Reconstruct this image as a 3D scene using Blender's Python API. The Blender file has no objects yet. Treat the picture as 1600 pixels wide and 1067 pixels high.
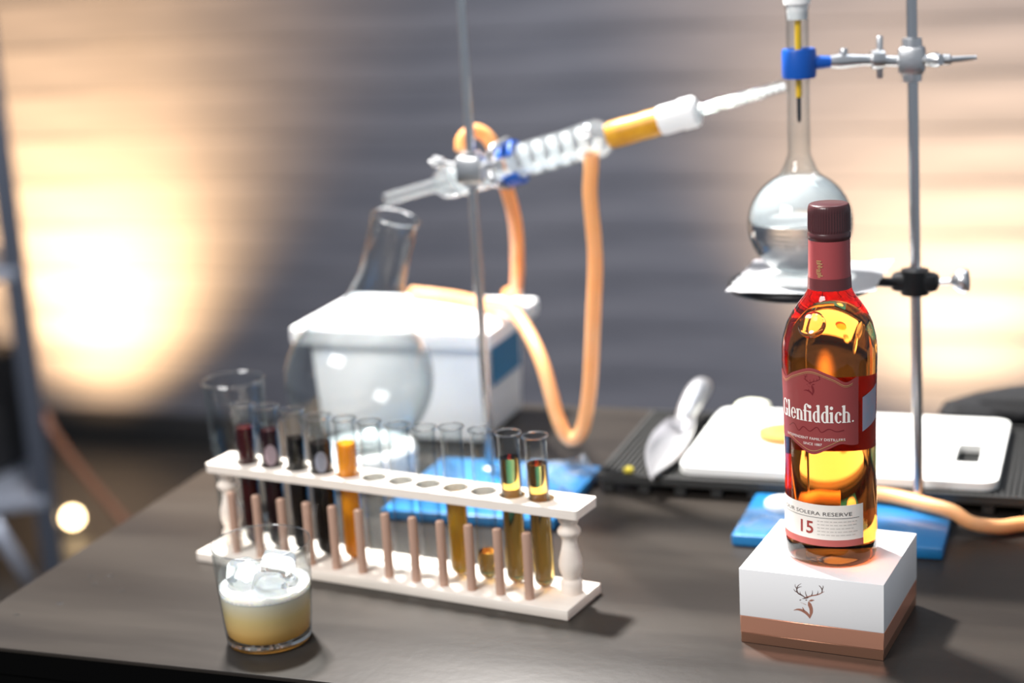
import bpy, bmesh, math, random
from mathutils import Vector, Matrix, noise
random.seed(7)
R = math.radians
S = bpy.context.scene
COL = S.collection

# ---------------------------------------------------------------- camera, world, lights, exposure
# world frame: x runs along the table, y across it towards the wall, z = 0 is the table top, floor at z = FZ
FZ = -0.92
YAW, PITCH, ROLL = R(20), 0.2471, -0.0578
CAMZ = 0.6063
fw = Vector((-math.sin(YAW) * math.cos(PITCH), math.cos(YAW) * math.cos(PITCH), -math.sin(PITCH)))
rt0 = Vector((math.cos(YAW), math.sin(YAW), 0)); up0 = rt0.cross(fw)
rt = math.cos(ROLL) * rt0 + math.sin(ROLL) * up0
up = -math.sin(ROLL) * rt0 + math.cos(ROLL) * up0
cd = bpy.data.cameras.new('camera'); cam = bpy.data.objects.new('camera', cd); COL.objects.link(cam)
cam.matrix_world = Matrix(((rt.x, up.x, -fw.x, 0), (rt.y, up.y, -fw.y, 0), (rt.z, up.z, -fw.z, CAMZ), (0, 0, 0, 1)))
cd.sensor_width = 36; cd.lens = 2654 / 1600 * 36; cd.clip_start = 0.05; cd.clip_end = 60
cd.dof.use_dof = True; cd.dof.focus_distance = 1.372; cd.dof.aperture_fstop = 2.6
S.camera = cam

w = bpy.data.worlds.new('world'); S.world = w; w.use_nodes = True
w.node_tree.nodes['Background'].inputs[0].default_value = (0.80, 0.88, 1.0, 1)
w.node_tree.nodes['Background'].inputs[1].default_value = 0.29


def area(name, loc, target, size, energy, col, sy=None):
    l = bpy.data.lights.new(name, 'AREA'); l.energy = energy; l.color = col; l.size = size
    if sy: l.shape = 'RECTANGLE'; l.size_y = sy
    o = bpy.data.objects.new(name, l); COL.objects.link(o); o.location = loc
    o.rotation_euler = (Vector(target) - Vector(loc)).to_track_quat('-Z', 'Y').to_euler()
    return o


area('key_light', (-1.35, 2.25, 2.1), (-0.5, 1.5, 0), 0.22, 190, (1.0, 0.965, 0.93))
area('room_light', (-1.6, -0.9, 2.4), (-0.5, 1.5, 0), 1.4, 80, (1.0, 0.97, 0.95), 1.0)
area('wall_fill', (0.2, 2.6, 2.8), (-1.2, 4.35, -0.2), 1.0, 20, (0.86, 0.92, 1.0))  # added fill to lift the back wall, no fixture stands for it

S.view_settings.view_transform = 'Standard'; S.view_settings.look = 'None'
S.view_settings.gamma = 1.0; S.view_settings.use_curve_mapping = False
S.view_settings.exposure = 0.45
S.cycles.max_bounces = 16; S.cycles.transmission_bounces = 14; S.cycles.transparent_max_bounces = 40
S.cycles.glossy_bounces = 6; S.cycles.diffuse_bounces = 4
S.cycles.caustics_reflective = True; S.cycles.caustics_refractive = True; S.cycles.blur_glossy = 0.5
S.cycles.sample_clamp_indirect = 6.0


# ---------------------------------------------------------------- materials
def lin(c):
    if isinstance(c, str):
        c = tuple(int(c[i:i + 2], 16) / 255 for i in (0, 2, 4))
        c = tuple(v / 12.92 if v <= .04045 else ((v + .055) / 1.055) ** 2.4 for v in c)
    return (*c, 1.0)


def mat(name, col, rough=.5, metal=0, trans=0, ior=1.45, var=None, vscale=(20, 20, 20), vdetail=4, bump=0, bscale=60,
        rvar=0, spec=.5, coat=0, coat_rough=.1, subs=0, alpha=1, emit=None, estr=0, absorb=None, adens=0):
    m = bpy.data.materials.new(name); m.use_nodes = True
    nt = m.node_tree; b = nt.nodes['Principled BSDF']
    b.inputs['Base Color'].default_value = lin(col); b.inputs['Roughness'].default_value = rough
    b.inputs['Metallic'].default_value = metal; b.inputs['Transmission Weight'].default_value = trans
    b.inputs['IOR'].default_value = ior; b.inputs['Specular IOR Level'].default_value = spec
    b.inputs['Coat Weight'].default_value = coat; b.inputs['Coat Roughness'].default_value = coat_rough
    b.inputs['Subsurface Weight'].default_value = subs
    if subs: b.inputs['Subsurface Radius'].default_value = (.02, .014, .008); b.inputs['Subsurface Scale'].default_value = 1
    b.inputs['Alpha'].default_value = alpha
    if emit: b.inputs['Emission Color'].default_value = lin(emit); b.inputs['Emission Strength'].default_value = estr
    tc = mp = None
    if var or bump or rvar:
        tc = nt.nodes.new('ShaderNodeTexCoord'); mp = nt.nodes.new('ShaderNodeMapping')
        mp.inputs['Scale'].default_value = vscale; nt.links.new(tc.outputs['Object'], mp.inputs['Vector'])
    if var or rvar:
        nz = nt.nodes.new('ShaderNodeTexNoise'); nz.inputs['Scale'].default_value = 1; nz.inputs['Detail'].default_value = vdetail
        nt.links.new(mp.outputs[0], nz.inputs['Vector'])
        if var:
            cr = nt.nodes.new('ShaderNodeValToRGB'); cr.color_ramp.elements[0].position = .32; cr.color_ramp.elements[1].position = .68
            cr.color_ramp.elements[0].color = lin(col); cr.color_ramp.elements[1].color = lin(var)
            nt.links.new(nz.outputs['Fac'], cr.inputs[0]); nt.links.new(cr.outputs[0], b.inputs['Base Color'])
        if rvar:
            mr = nt.nodes.new('ShaderNodeMapRange'); mr.inputs['To Min'].default_value = rough - rvar; mr.inputs['To Max'].default_value = rough + rvar
            nt.links.new(nz.outputs['Fac'], mr.inputs['Value']); nt.links.new(mr.outputs[0], b.inputs['Roughness'])
    if bump:
        n2 = nt.nodes.new('ShaderNodeTexNoise'); n2.inputs['Scale'].default_value = bscale; n2.inputs['Detail'].default_value = 3
        nt.links.new(tc.outputs['Object'], n2.inputs['Vector'])
        bp = nt.nodes.new('ShaderNodeBump'); bp.inputs['Strength'].default_value = bump; bp.inputs['Distance'].default_value = .002
        nt.links.new(n2.outputs['Fac'], bp.inputs['Height']); nt.links.new(bp.outputs[0], b.inputs['Normal'])
    if absorb:
        va = nt.nodes.new('ShaderNodeVolumeAbsorption'); va.inputs['Color'].default_value = (*absorb, 1); va.inputs['Density'].default_value = adens
        nt.links.new(va.outputs[0], nt.nodes['Material Output'].inputs['Volume'])
    return m


def thin_glass(name, tint=(.975, .985, .985), edge=(.62, .66, .68), refl=1.0, milk=0.0):
    """thin-walled glass: light goes straight through, Fresnel reflection on top, absorption along the wall at its edges"""
    m = bpy.data.materials.new(name); m.use_nodes = True; nt = m.node_tree
    for n in list(nt.nodes):
        if n.type == 'BSDF_PRINCIPLED': nt.nodes.remove(n)
    out = nt.nodes['Material Output']
    lw = nt.nodes.new('ShaderNodeLayerWeight'); lw.inputs['Blend'].default_value = .22
    mx = nt.nodes.new('ShaderNodeMix'); mx.data_type = 'RGBA'
    mx.inputs[6].default_value = (*tint, 1); mx.inputs[7].default_value = (*edge, 1)
    nt.links.new(lw.outputs['Facing'], mx.inputs[0])
    tr = nt.nodes.new('ShaderNodeBsdfTransparent'); nt.links.new(mx.outputs[2], tr.inputs[0])
    gl = nt.nodes.new('ShaderNodeBsdfGlossy'); gl.inputs['Roughness'].default_value = .02
    l2 = nt.nodes.new('ShaderNodeLayerWeight'); l2.inputs['Blend'].default_value = .5
    pw = nt.nodes.new('ShaderNodeMath'); pw.operation = 'POWER'; pw.inputs[1].default_value = 4.0
    fr = nt.nodes.new('ShaderNodeMath'); fr.operation = 'MULTIPLY_ADD'; fr.inputs[1].default_value = .8 * refl; fr.inputs[2].default_value = .04 * refl
    nt.links.new(l2.outputs['Facing'], pw.inputs[0]); nt.links.new(pw.outputs[0], fr.inputs[0])
    ms = nt.nodes.new('ShaderNodeMixShader')
    nt.links.new(fr.outputs[0], ms.inputs[0]); nt.links.new(tr.outputs[0], ms.inputs[1]); nt.links.new(gl.outputs[0], ms.inputs[2])
    last = ms
    if milk:
        df = nt.nodes.new('ShaderNodeBsdfDiffuse'); df.inputs[0].default_value = (.9, .92, .93, 1)
        tl = nt.nodes.new('ShaderNodeBsdfTranslucent'); tl.inputs[0].default_value = (.9, .92, .93, 1)
        a1 = nt.nodes.new('ShaderNodeMixShader'); a1.inputs[0].default_value = .5
        nt.links.new(df.outputs[0], a1.inputs[1]); nt.links.new(tl.outputs[0], a1.inputs[2])
        a2 = nt.nodes.new('ShaderNodeMixShader'); a2.inputs[0].default_value = milk
        nt.links.new(ms.outputs[0], a2.inputs[1]); nt.links.new(a1.outputs[0], a2.inputs[2]); last = a2
    nt.links.new(last.outputs[0], out.inputs['Surface'])
    return m


M = {}
M['table'] = mat('table_laminate', '26221f', .33, var='35302b', vscale=(2.0, 14, 14), vdetail=6, rvar=.08, bump=.05, bscale=90, spec=.3)
M['table_dark'] = mat('table_black', '050505', .9, spec=.05)
M['floor'] = mat('dark_floor', '1b1a1a', .55, var='262423', vscale=(3, 3, 3))
M['plank'] = mat('grey_wall_wood', '484a54', .6, var='62636c', vscale=(1.4, 20, 16), vdetail=6, bump=.15, bscale=30)
M['wood'] = mat('pale_wood', 'e9dccf', .55, var='f3e9dd', vscale=(6, 60, 60), vdetail=3, bump=.06, bscale=200)
M['peg'] = mat('peg_wood', 'a98672', .6, var='bd9b88', vscale=(60, 60, 8), vdetail=3)
M['white_paint'] = mat('white_block_paint', 'eeedec', .45)
M['copper'] = mat('copper_band', 'eaa98c', .38, metal=.7)
M['copper_dark'] = mat('copper_band_lower', 'a87a62', .4, metal=.75)
M['emblem'] = mat('emblem_copper', 'c08570', .4, metal=.4)
M['emblem_dark'] = mat('emblem_bronze', '7c6560', .4, metal=.4)
M['styro'] = mat('polystyrene', 'fafafa', .7, bump=.1, bscale=300, subs=.05)
M['label_blue'] = mat('label_blue', '1f7fae', .5)
M['steel'] = mat('polished_steel', 'c2c4c6', .22, metal=1)
M['zinc'] = mat('zinc_cast', 'd4d5d6', .32, metal=1, bump=.1, bscale=250)
M['black_iron'] = mat('black_iron', '17181a', .4, metal=.3)
M['blue_plastic'] = mat('blue_grip', '0f55b4', .4)
M['blue_base'] = mat('blue_base_paint', '2079b6', .3, coat=.5, bump=.25, bscale=45)
M['film'] = thin_glass('plastic_film', (.93, .96, .98), (.8, .85, .9), milk=.12)
M['rubber_tube'] = mat('latex_tubing', 'ef9a52', .45, var='f6ab68', vscale=(30, 30, 30), subs=.2)
M['rubber_tube_lit'] = mat('latex_tubing_lit', 'f0b27e', .45, var='f3a868', vscale=(20, 20, 20), subs=.2)  # lighter copy of the tubing, the light on the lit loop is in the colour
M['tape'] = mat('yellow_tape', 'e0a326', .4, var='c98a1c', vscale=(60, 60, 60))
M['white_plastic'] = mat('white_plastic', 'f2f2f0', .45)
M['thermo'] = mat('thermometer_yellow', 'f7c51b', .35)
M['dark_tip'] = mat('thermometer_bulb', '454a50', .25, metal=.7)
M['board'] = mat('white_board', 'f4f4f0', .45)
M['mat_rubber'] = mat('black_rubber', '2a2a29', .55, bump=.08, bscale=200)
M['scoop'] = mat('cast_aluminium', 'd8d8da', .34, metal=.85)
M['citrus'] = mat('orange_flesh', 'f0a63c', .4, var='f6bd55', vscale=(120, 120, 120), subs=.1)
M['peel'] = mat('orange_peel', 'ee7a3a', .4)
M['pith'] = mat('pale_pith', 'f1f0dc', .5, subs=.1)
M['bag'] = mat('black_cloth', '08080a', .85, var='121317', vscale=(40, 40, 40), bump=.3, bscale=80)
M['post'] = mat('blue_grey_steel', '4c525f', .4, metal=.5)
M['shelf'] = mat('grey_shelf_steel', '8d94a3', .35, metal=.5)
M['crate'] = mat('dark_crate', '191a1d', .6)
M['lamp_can'] = mat('black_can', '0d0d0e', .4)
M['lens'] = mat('lamp_lens', 'ffffff', .2, emit='ffd9a0', estr=14)
M['cable'] = mat('orange_cable', '5e3822', .5)
M['glass'] = thin_glass('lab_glass', refl=.6)
M['glass_soft'] = thin_glass('fogged_glass', milk=.42)
M['glass_white'] = thin_glass('condenser_glass', edge=(.8, .83, .85), milk=.06)
M['glass_coil'] = thin_glass('coil_glass', (.95, .97, .97), (.6, .63, .65), milk=.5)
M['solid_glass'] = mat('solid_glass', 'ffffff', .0, trans=1, ior=1.47)
M['water'] = mat('water', 'ffffff', .0, trans=1, ior=1.33)
M['drop'] = thin_glass('water_drop', (.97, .98, .98), (.9, .92, .92), refl=1.4)
M['whisky'] = mat('whisky_in_glass', 'ffffff', .0, trans=1, ior=1.42, absorb=(.972, .63, .05), adens=46)
M['amber'] = mat('amber_spirit', 'ffffff', .0, trans=1, ior=1.36, absorb=(.965, .74, .06), adens=125)
M['yellow_liq'] = mat('yellow_spirit', 'f3c23c', .05, trans=.75, ior=1.36, absorb=(.98, .86, .15), adens=60)
M['orange_liq'] = mat('orange_syrup', 'f59a16', .2, trans=.15, ior=1.36, subs=.3)
M['red_liq'] = mat('dark_red_bitters', '3a0a0d', .08, spec=.25)
M['plum_liq'] = mat('plum_bitters', '240a10', .08, spec=.25)
M['black_liq'] = mat('black_bitters', '0c0807', .06, spec=.25)
M['drink'] = None
M['foam'] = mat('white_foam', 'fbf7ee', .6, subs=.3, bump=.2, bscale=400)
M['ice'] = mat('ice', 'f6fafc', .06, trans=.9, ior=1.31)
M['cap'] = mat('cap_plum', '4a2426', .33, coat=.3)
M['sleeve'] = mat('neck_sleeve_red', 'a8484a', .38, coat=.3)
M['sleeve_dark'] = mat('neck_sleeve_plum', '6b2f30', .38, coat=.3)
M['label_red'] = mat('label_burgundy', '984342', .42, coat=.15)
M['label_emboss'] = mat('label_emboss', '7b2c30', .22, coat=.6)
M['gold'] = mat('gold_foil', 'e0b27c', .35, metal=.5)
M['label_cream'] = mat('label_cream', 'f3ebe1', .5)
M['label_foot'] = mat('label_rose', 'c4665f', .45)
M['ink_white'] = mat('ink_white', 'f7efe6', .5)
M['ink_dark'] = mat('ink_dark', '4a4544', .5)
M['ink_red'] = mat('ink_red', 'a23c36', .5)
M['ink_grey'] = mat('ink_grey', 'cbc2b9', .5)
M['sticker'] = mat('tax_sticker', 'c8b2c4', .3, var='a9b6cc', vscale=(90, 90, 60), metal=.2)
M['cork'] = mat('cork', '9b7147', .8, var='b58a5c', vscale=(150, 150, 150))
M['crumb'] = mat('lemon_crumb', 'd8c43c', .6)


def drink_mat():
    m = bpy.data.materials.new('cloudy_cocktail'); m.use_nodes = True; nt = m.node_tree
    nt.nodes.remove(nt.nodes['Principled BSDF'])
    tc = nt.nodes.new('ShaderNodeTexCoord'); sp = nt.nodes.new('ShaderNodeSeparateXYZ')
    mr = nt.nodes.new('ShaderNodeMapRange'); mr.inputs['From Min'].default_value = .008; mr.inputs['From Max'].default_value = .047
    cr = nt.nodes.new('ShaderNodeValToRGB')
    cr.color_ramp.elements[0].color = lin('f6b455'); cr.color_ramp.elements[1].color = lin('fdf4dc')
    e = cr.color_ramp.elements.new(.6); e.color = lin('fbdc98')
    nt.links.new(tc.outputs['Object'], sp.inputs[0]); nt.links.new(sp.outputs[2], mr.inputs['Value']); nt.links.new(mr.outputs[0], cr.inputs[0])
    df = nt.nodes.new('ShaderNodeBsdfDiffuse'); tl = nt.nodes.new('ShaderNodeBsdfTranslucent'); ms = nt.nodes.new('ShaderNodeMixShader'); ms.inputs[0].default_value = .12
    for n in (df, tl): nt.links.new(cr.outputs[0], n.inputs[0])
    nt.links.new(df.outputs[0], ms.inputs[1]); nt.links.new(tl.outputs[0], ms.inputs[2])
    nt.links.new(ms.outputs[0], nt.nodes['Material Output'].inputs['Surface'])
    return m


M['drink'] = drink_mat()


# ---------------------------------------------------------------- mesh helpers
def mesh(name, vf, m, smooth=40):
    """vf: one (verts, faces) pair or a list of them, joined into one mesh"""
    if isinstance(vf, tuple): vf = [vf]
    V, F = [], []
    for v, f in vf:
        k = len(V); V += [tuple(p) for p in v]; F += [tuple(i + k for i in q) for q in f]
    me = bpy.data.meshes.new(name); me.from_pydata(V, [], F); me.update()
    bm = bmesh.new(); bm.from_mesh(me); bmesh.ops.recalc_face_normals(bm, faces=bm.faces); bm.to_mesh(me); bm.free()
    me.materials.append(M[m] if isinstance(m, str) else m)
    if smooth:
        me.polygons.foreach_set('use_smooth', [True] * len(me.polygons)); me.set_sharp_from_angle(angle=R(smooth))
    me.update()
    return me


def obj(name, vf, m, parent=None, smooth=40, loc=None, rot=None):
    me = vf if isinstance(vf, bpy.types.Mesh) else mesh(name, vf, m, smooth)
    o = bpy.data.objects.new(name, me); COL.objects.link(o)
    if parent: o.parent = parent
    if loc: o.location = loc
    if rot: o.rotation_euler = rot
    return o


def thing(name, label, cat, loc=(0, 0, 0), rz=0, group=None):
    o = bpy.data.objects.new(name, None); COL.objects.link(o); o.empty_display_size = .03
    o.location = loc; o.rotation_euler = (0, 0, rz)
    return tag(o, label, cat, group)


def tag(o, label, cat, group=None):
    o['label'] = label; o['category'] = cat
    if group: o['group'] = group
    return o


def tf(vf, mtx):
    if isinstance(vf, list): return [tf(q, mtx) for q in vf]
    return [mtx @ Vector(p) for p in vf[0]], vf[1]


def T(x=0, y=0, z=0): return Matrix.Translation((x, y, z))


def aim(a, b):
    """matrix that puts local z along a->b with the origin at a"""
    a, b = Vector(a), Vector(b)
    return Matrix.Translation(a) @ (b - a).to_track_quat('Z', 'Y').to_matrix().to_4x4()


def lathe(prof, seg=32, rfun=None):
    V, F = [], []; n = len(prof)
    for r, z in prof:
        for k in range(seg):
            a = 2 * math.pi * k / seg
            rr = rfun(r, z, a) if rfun else r
            V.append((rr * math.cos(a), rr * math.sin(a), z))
    for i in range(n - 1):
        for k in range(seg):
            F.append((i * seg + k, i * seg + (k + 1) % seg, (i + 1) * seg + (k + 1) % seg, (i + 1) * seg + k))
    if prof[0][0] > 1e-6: F.append(tuple(range(seg))[::-1])
    if prof[-1][0] > 1e-6: F.append(tuple((n - 1) * seg + k for k in range(seg)))
    return V, F


def ringlathe(prof, seg=32):
    """closed profile loop spun round z (a torus-like solid)"""
    V, F = [], []; n = len(prof)
    for r, z in prof:
        for k in range(seg):
            a = 2 * math.pi * k / seg; V.append((r * math.cos(a), r * math.sin(a), z))
    for i in range(n):
        j = (i + 1) % n
        for k in range(seg):
            F.append((i * seg + k, i * seg + (k + 1) % seg, j * seg + (k + 1) % seg, j * seg + k))
    return V, F


def catmull(P, sub=8):
    P = [Vector(p) for p in P]; out = []
    for i in range(len(P) - 1):
        a, b, c, d = P[max(i - 1, 0)], P[i], P[i + 1], P[min(i + 2, len(P) - 1)]
        for k in range(sub):
            t = k / sub
            out.append(.5 * (2 * b + (c - a) * t + (2 * a - 5 * b + 4 * c - d) * t * t + (3 * b - a - 3 * c + d) * t ** 3))
    out.append(P[-1]); return out


def tube(path, r, seg=12, closed=False):
    path = [Vector(p) for p in path]; n = len(path)
    rs = r if isinstance(r, (list, tuple)) else [r] * n
    V, F = [], []; nrm = None
    for i, p in enumerate(path):
        if closed: t = path[(i + 1) % n] - path[i - 1]
        else: t = path[min(i + 1, n - 1)] - path[max(i - 1, 0)]
        t.normalize()
        if nrm is None: nrm = t.orthogonal().normalized()
        nrm = (nrm - t * nrm.dot(t)).normalized(); b = t.cross(nrm)
        for k in range(seg):
            a = 2 * math.pi * k / seg
            V.append(p + rs[i] * (math.cos(a) * nrm + math.sin(a) * b))
    m = n if closed else n - 1
    for i in range(m):
        j = (i + 1) % n
        for k in range(seg):
            F.append((i * seg + k, i * seg + (k + 1) % seg, j * seg + (k + 1) % seg, j * seg + k))
    if not closed: F += [tuple(range(seg))[::-1], tuple((n - 1) * seg + k for k in range(seg))]
    return V, F


def hollow(path, r, wall, seg=14):
    """open-ended tube with a wall"""
    path = [Vector(p) for p in path]
    a = tube(path, r, seg); b = tube(path, r - wall, seg); n = len(path); k0 = len(a[0])
    F = a[1][:-2] + [tuple(i + k0 for i in f)[::-1] for f in b[1][:-2]]
    for base in (0, (n - 1) * seg):
        for k in range(seg):
            F.append((base + k, base + (k + 1) % seg, k0 + base + (k + 1) % seg, k0 + base + k))
    return a[0] + b[0], F


def box(sx, sy, sz, c=(0, 0, 0), bev=0, seg=2):
    bm = bmesh.new(); bmesh.ops.create_cube(bm, size=1)
    bmesh.ops.scale(bm, vec=(sx, sy, sz), verts=bm.verts)
    if bev: bmesh.ops.bevel(bm, geom=list(bm.edges), offset=bev, segments=seg, profile=.5, affect='EDGES')
    bmesh.ops.translate(bm, vec=c, verts=bm.verts)
    bm.verts.index_update()
    r = ([v.co.copy() for v in bm.verts], [tuple(v.index for v in f.verts) for f in bm.faces]); bm.free(); return r


def prism(poly, z0, z1):
    n = len(poly)
    V = [(x, y, z0) for x, y in poly] + [(x, y, z1) for x, y in poly]
    F = [tuple(range(n))[::-1], tuple(range(n, 2 * n))] + [(i, (i + 1) % n, n + (i + 1) % n, n + i) for i in range(n)]
    return V, F


def rrect(x0, x1, y0, y1, r, k=6):
    P = []
    for cx, cy, a in ((x1 - r, y1 - r, 0), (x0 + r, y1 - r, 90), (x0 + r, y0 + r, 180), (x1 - r, y0 + r, 270)):
        P += [(cx + r * math.cos(R(a + 90 * i / k)), cy + r * math.sin(R(a + 90 * i / k))) for i in range(k + 1)]
    return P


def blob(sx, sy, sz, amp=.15, fr=2.0, seed=0, sub=3):
    bm = bmesh.new(); bmesh.ops.create_icosphere(bm, subdivisions=sub, radius=1)
    for v in bm.verts:
        d = 1 + amp * noise.noise(v.co * fr + Vector((seed, seed * 1.7, 0)))
        v.co = Vector((v.co.x * sx * d, v.co.y * sy * d, v.co.z * sz * d))
    bm.verts.index_update()
    r = ([v.co.copy() for v in bm.verts], [tuple(v.index for v in f.verts) for f in bm.faces]); bm.free(); return r


def ribbon(P, wd):
    """flat 2-D stroke with a width at each point -> quads in 2-D"""
    n = len(P); P = [Vector((p[0], p[1])) for p in P]
    if not isinstance(wd, (list, tuple)): wd = [wd] * n
    V, F = [], []
    for i in range(n):
        t = (P[min(i + 1, n - 1)] - P[max(i - 1, 0)]).normalized(); q = Vector((-t.y, t.x)) * wd[i] / 2
        V += [P[i] + q, P[i] - q]
    for i in range(n - 1): F.append((2 * i, 2 * i + 1, 2 * i + 3, 2 * i + 2))
    return [(v.x, v.y) for v in V], F


def cat2(P, sub=6): return [(p.x, p.y) for p in catmull([(a, b, 0) for a, b in P], sub)]


def join2(L):
    V, F = [], []
    for v, f in L:
        k = len(V); V += list(v); F += [tuple(i + k for i in q) for q in f]
    return V, F


# ---------------------------------------------------------------- setting
def structure(o): o['kind'] = 'structure'; return o


structure(obj('floor', box(9, 8, .06, (-1.2, 1.5, FZ - .03)), 'floor'))
WALLY = 4.35
wall = structure(obj('wall_back', box(6.4, .12, 3.4, (-1.3, WALLY + .078, FZ + 1.7)), M['crate']))
ph = .135
for i in range(25):
    pm = mesh('plank', box(6.4, .018, ph - .003, bev=.001, seg=1), 'plank')
    obj('plank', pm, None, wall, loc=(-1.3, WALLY + .009 + random.uniform(-.0012, .0012), FZ + ph * (i + .5)))
tr = structure(obj('baseboard_back', box(6.4, .02, .1, (-1.3, WALLY - .012, FZ + .051), bev=.003), M['crate']))

# ---------------------------------------------------------------- table
TX0, TX1, TY0, TY1 = -.986, .95, 1.157, 1.955
t = thing('table', 'long dark brown table with streaky worn top and black front panel', 'table', (0, 0, 0))
obj('tabletop', box(TX1 - TX0, TY1 - TY0, .004, ((TX0 + TX1) / 2, (TY0 + TY1) / 2, -.002), bev=.001), 'table', t)
obj('edge_band', box(TX1 - TX0 - .002, TY1 - TY0 - .002, .022, ((TX0 + TX1) / 2, (TY0 + TY1) / 2, -.015)), 'table_dark', t)
obj('front_panel', box(TX1 - TX0 - .01, .018, .34, ((TX0 + TX1) / 2, TY0 + .012, -.026 - .17)), 'table_dark', t)
for x in (TX0 + .05, TX1 - .05):
    for y in (TY0 + .06, TY1 - .06):
        obj('leg', box(.05, .05, -FZ - .026, (x, y, (FZ - .026) / 2), bev=.003), 'table_dark', t)

# ---------------------------------------------------------------- white display block
BK = (-.2191, 1.3592); BYAW = R(-6)
blk = thing('display_block', 'square white block with copper band and stag emblem, under the whisky bottle', 'display block', (*BK, 0), BYAW)
w_, h_ = .1215, .0664
obj('lower_strip', box(w_ - .001, w_ - .001, .0092, (0, 0, .0046), bev=.0004, seg=1), 'copper_dark', blk)
obj('copper_band', box(w_ - .0004, w_ - .0004, .0150, (0, 0, .0167), bev=.0004, seg=1), 'copper', blk)
obj('white_body', box(w_, w_, h_ - .0242, (0, 0, (.0242 + h_) / 2), bev=.0007), 'white_paint', blk)
BTOP = h_


def stag():
    """the stag's head, antlers, ear and neck, traced as strokes (units: pixels of a close-up, y down)"""
    dark, warm = [], []
    s = lambda P, w, L: L.append(ribbon(cat2(P), [w0 for w0 in interp(w, len(P))]))
    def interp(w, n):
        m = (n - 1) * 6 + 1
        return [w[min(int(i / (m - 1) * (len(w) - 1)), len(w) - 2)] * (1 - fr) + w[min(int(i / (m - 1) * (len(w) - 1)), len(w) - 2) + 1] * fr
                for i in range(m) for fr in [i / (m - 1) * (len(w) - 1) - min(int(i / (m - 1) * (len(w) - 1)), len(w) - 2)]]
    # left antler
    s([(478, 500), (420, 458), (360, 425), (332, 380), (330, 330), (352, 275), (415, 228)], [16, 26, 24, 22, 14, 4], dark)
    s([(332, 400), (295, 375), (268, 335)], [18, 14, 3], dark); s([(330, 330), (300, 285), (300, 240)], [16, 10, 3], dark)
    s([(336, 325), (375, 300), (425, 290)], [14, 12, 3], dark); s([(405, 450), (390, 415), (388, 385)], [18, 10, 3], dark)
    # right antler
    s([(478, 508), (540, 488), (610, 465), (700, 448), (770, 420), (845, 378)], [22, 26, 22, 20, 16, 3], warm)
    s([(795, 405), (802, 350), (770, 290), (742, 265)], [18, 20, 14, 10], dark); s([(802, 345), (820, 300), (818, 262)], [16, 14, 5], dark)
    s([(515, 480), (495, 430), (490, 375)], [20, 12, 3], dark); s([(600, 462), (620, 420), (618, 360)], [20, 12, 3], dark)
    s([(705, 445), (722, 410), (722, 365)], [18, 12, 3], dark)
    # face: brow, eye, nose, jaw
    s([(430, 526), (470, 518), (520, 508), (550, 492)], [6, 20, 24, 10], dark); s([(485, 550), (503, 552), (522, 548)], [4, 20, 6], dark)
    s([(380, 562), (392, 552), (412, 546)], [14, 18, 5], dark); s([(385, 596), (440, 618), (500, 645)], [2, 5, 10], warm)
    # ear, neck, chest
    s([(552, 572), (600, 558), (655, 550)], [8, 40, 3], warm)
    s([(545, 580), (565, 640), (590, 720), (592, 800), (562, 918)], [8, 70, 66, 58, 4], warm)
    s([(262, 758), (330, 740), (400, 750), (480, 790), (540, 850), (562, 912)], [3, 30, 46, 56, 48, 4], warm)
    s([(470, 775), (445, 730), (430, 690)], [34, 22, 3], warm)
    return dark, warm


def stag_mesh(k, which):
    V, F = join2(stag()[which])
    return [((x - 530) * k, -((y - 570) - .114 * (x - 530)) * k) for x, y in V], F


k = .534e-3 / 11.86
for which, m in ((0, 'emblem_dark'), (1, 'emblem')):
    V, F = stag_mesh(k, which)
    obj('emblem', ([(x - .0022, -w_ / 2 - .00015, z + .0447) for x, z in V], F), m, blk, smooth=0)

# ---------------------------------------------------------------- whisky bottle
BC = (-.2160, 1.3553)
VA = math.atan2(-BC[1], -BC[0])            # direction from the bottle to the photographer
LA = VA + R(-24)                           # centre of the front label
bot = thing('whisky_bottle', 'full amber whisky bottle with burgundy label and plum screw cap', 'bottle', (*BC, BTOP))
prof = [(0, .0035), (.020, .0025), (.030, .0004), (.0345, .0004), (.0368, .0022), (.0380, .007), (.0383, .013), (.0381, .03), (.0377, .07), (.0377, .11),
        (.0380, .14), (.0385, .16), (.0388, .172), (.0386, .182), (.0376, .190), (.0345, .2015), (.0300, .2105), (.0252, .2175),
        (.0206, .2235), (.0181, .2285), (.0171, .234), (.0167, .245), (.0165, .258), (.0162, .270), (.0150, .2775), (0, .2775)]


def prof_r(z):
    for (r0, z0), (r1, z1) in zip(prof[4:], prof[5:]):
        if z0 <= z <= z1: return r0 + (r1 - r0) * (z - z0) / max(z1 - z0, 1e-9)
    return prof[4][0]


def tri(z): return .022 * max(0, min(1, (.225 - z) / .04))


def brad(r, z, a): return r * (1 - tri(z) * math.cos(3 * (a - LA)))


fine = [prof[0]]
for (r0, z0), (r1, z1) in zip(prof, prof[1:]):
    n = max(1, int(abs(z1 - z0) / .012)); fine += [(r0 + (r1 - r0) * i / n, z0 + (z1 - z0) * i / n) for i in range(1, n + 1)]
obj('glass_body', lathe(fine, 96, brad), 'whisky', bot, smooth=60)


def on_bottle(phi, z, off):
    """point on the bottle wall: phi degrees right of the label's centre, seen from the front"""
    a = LA + R(phi); r = brad(prof_r(z), z, a) + off
    return (r * math.cos(a), r * math.sin(a), z)


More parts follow.
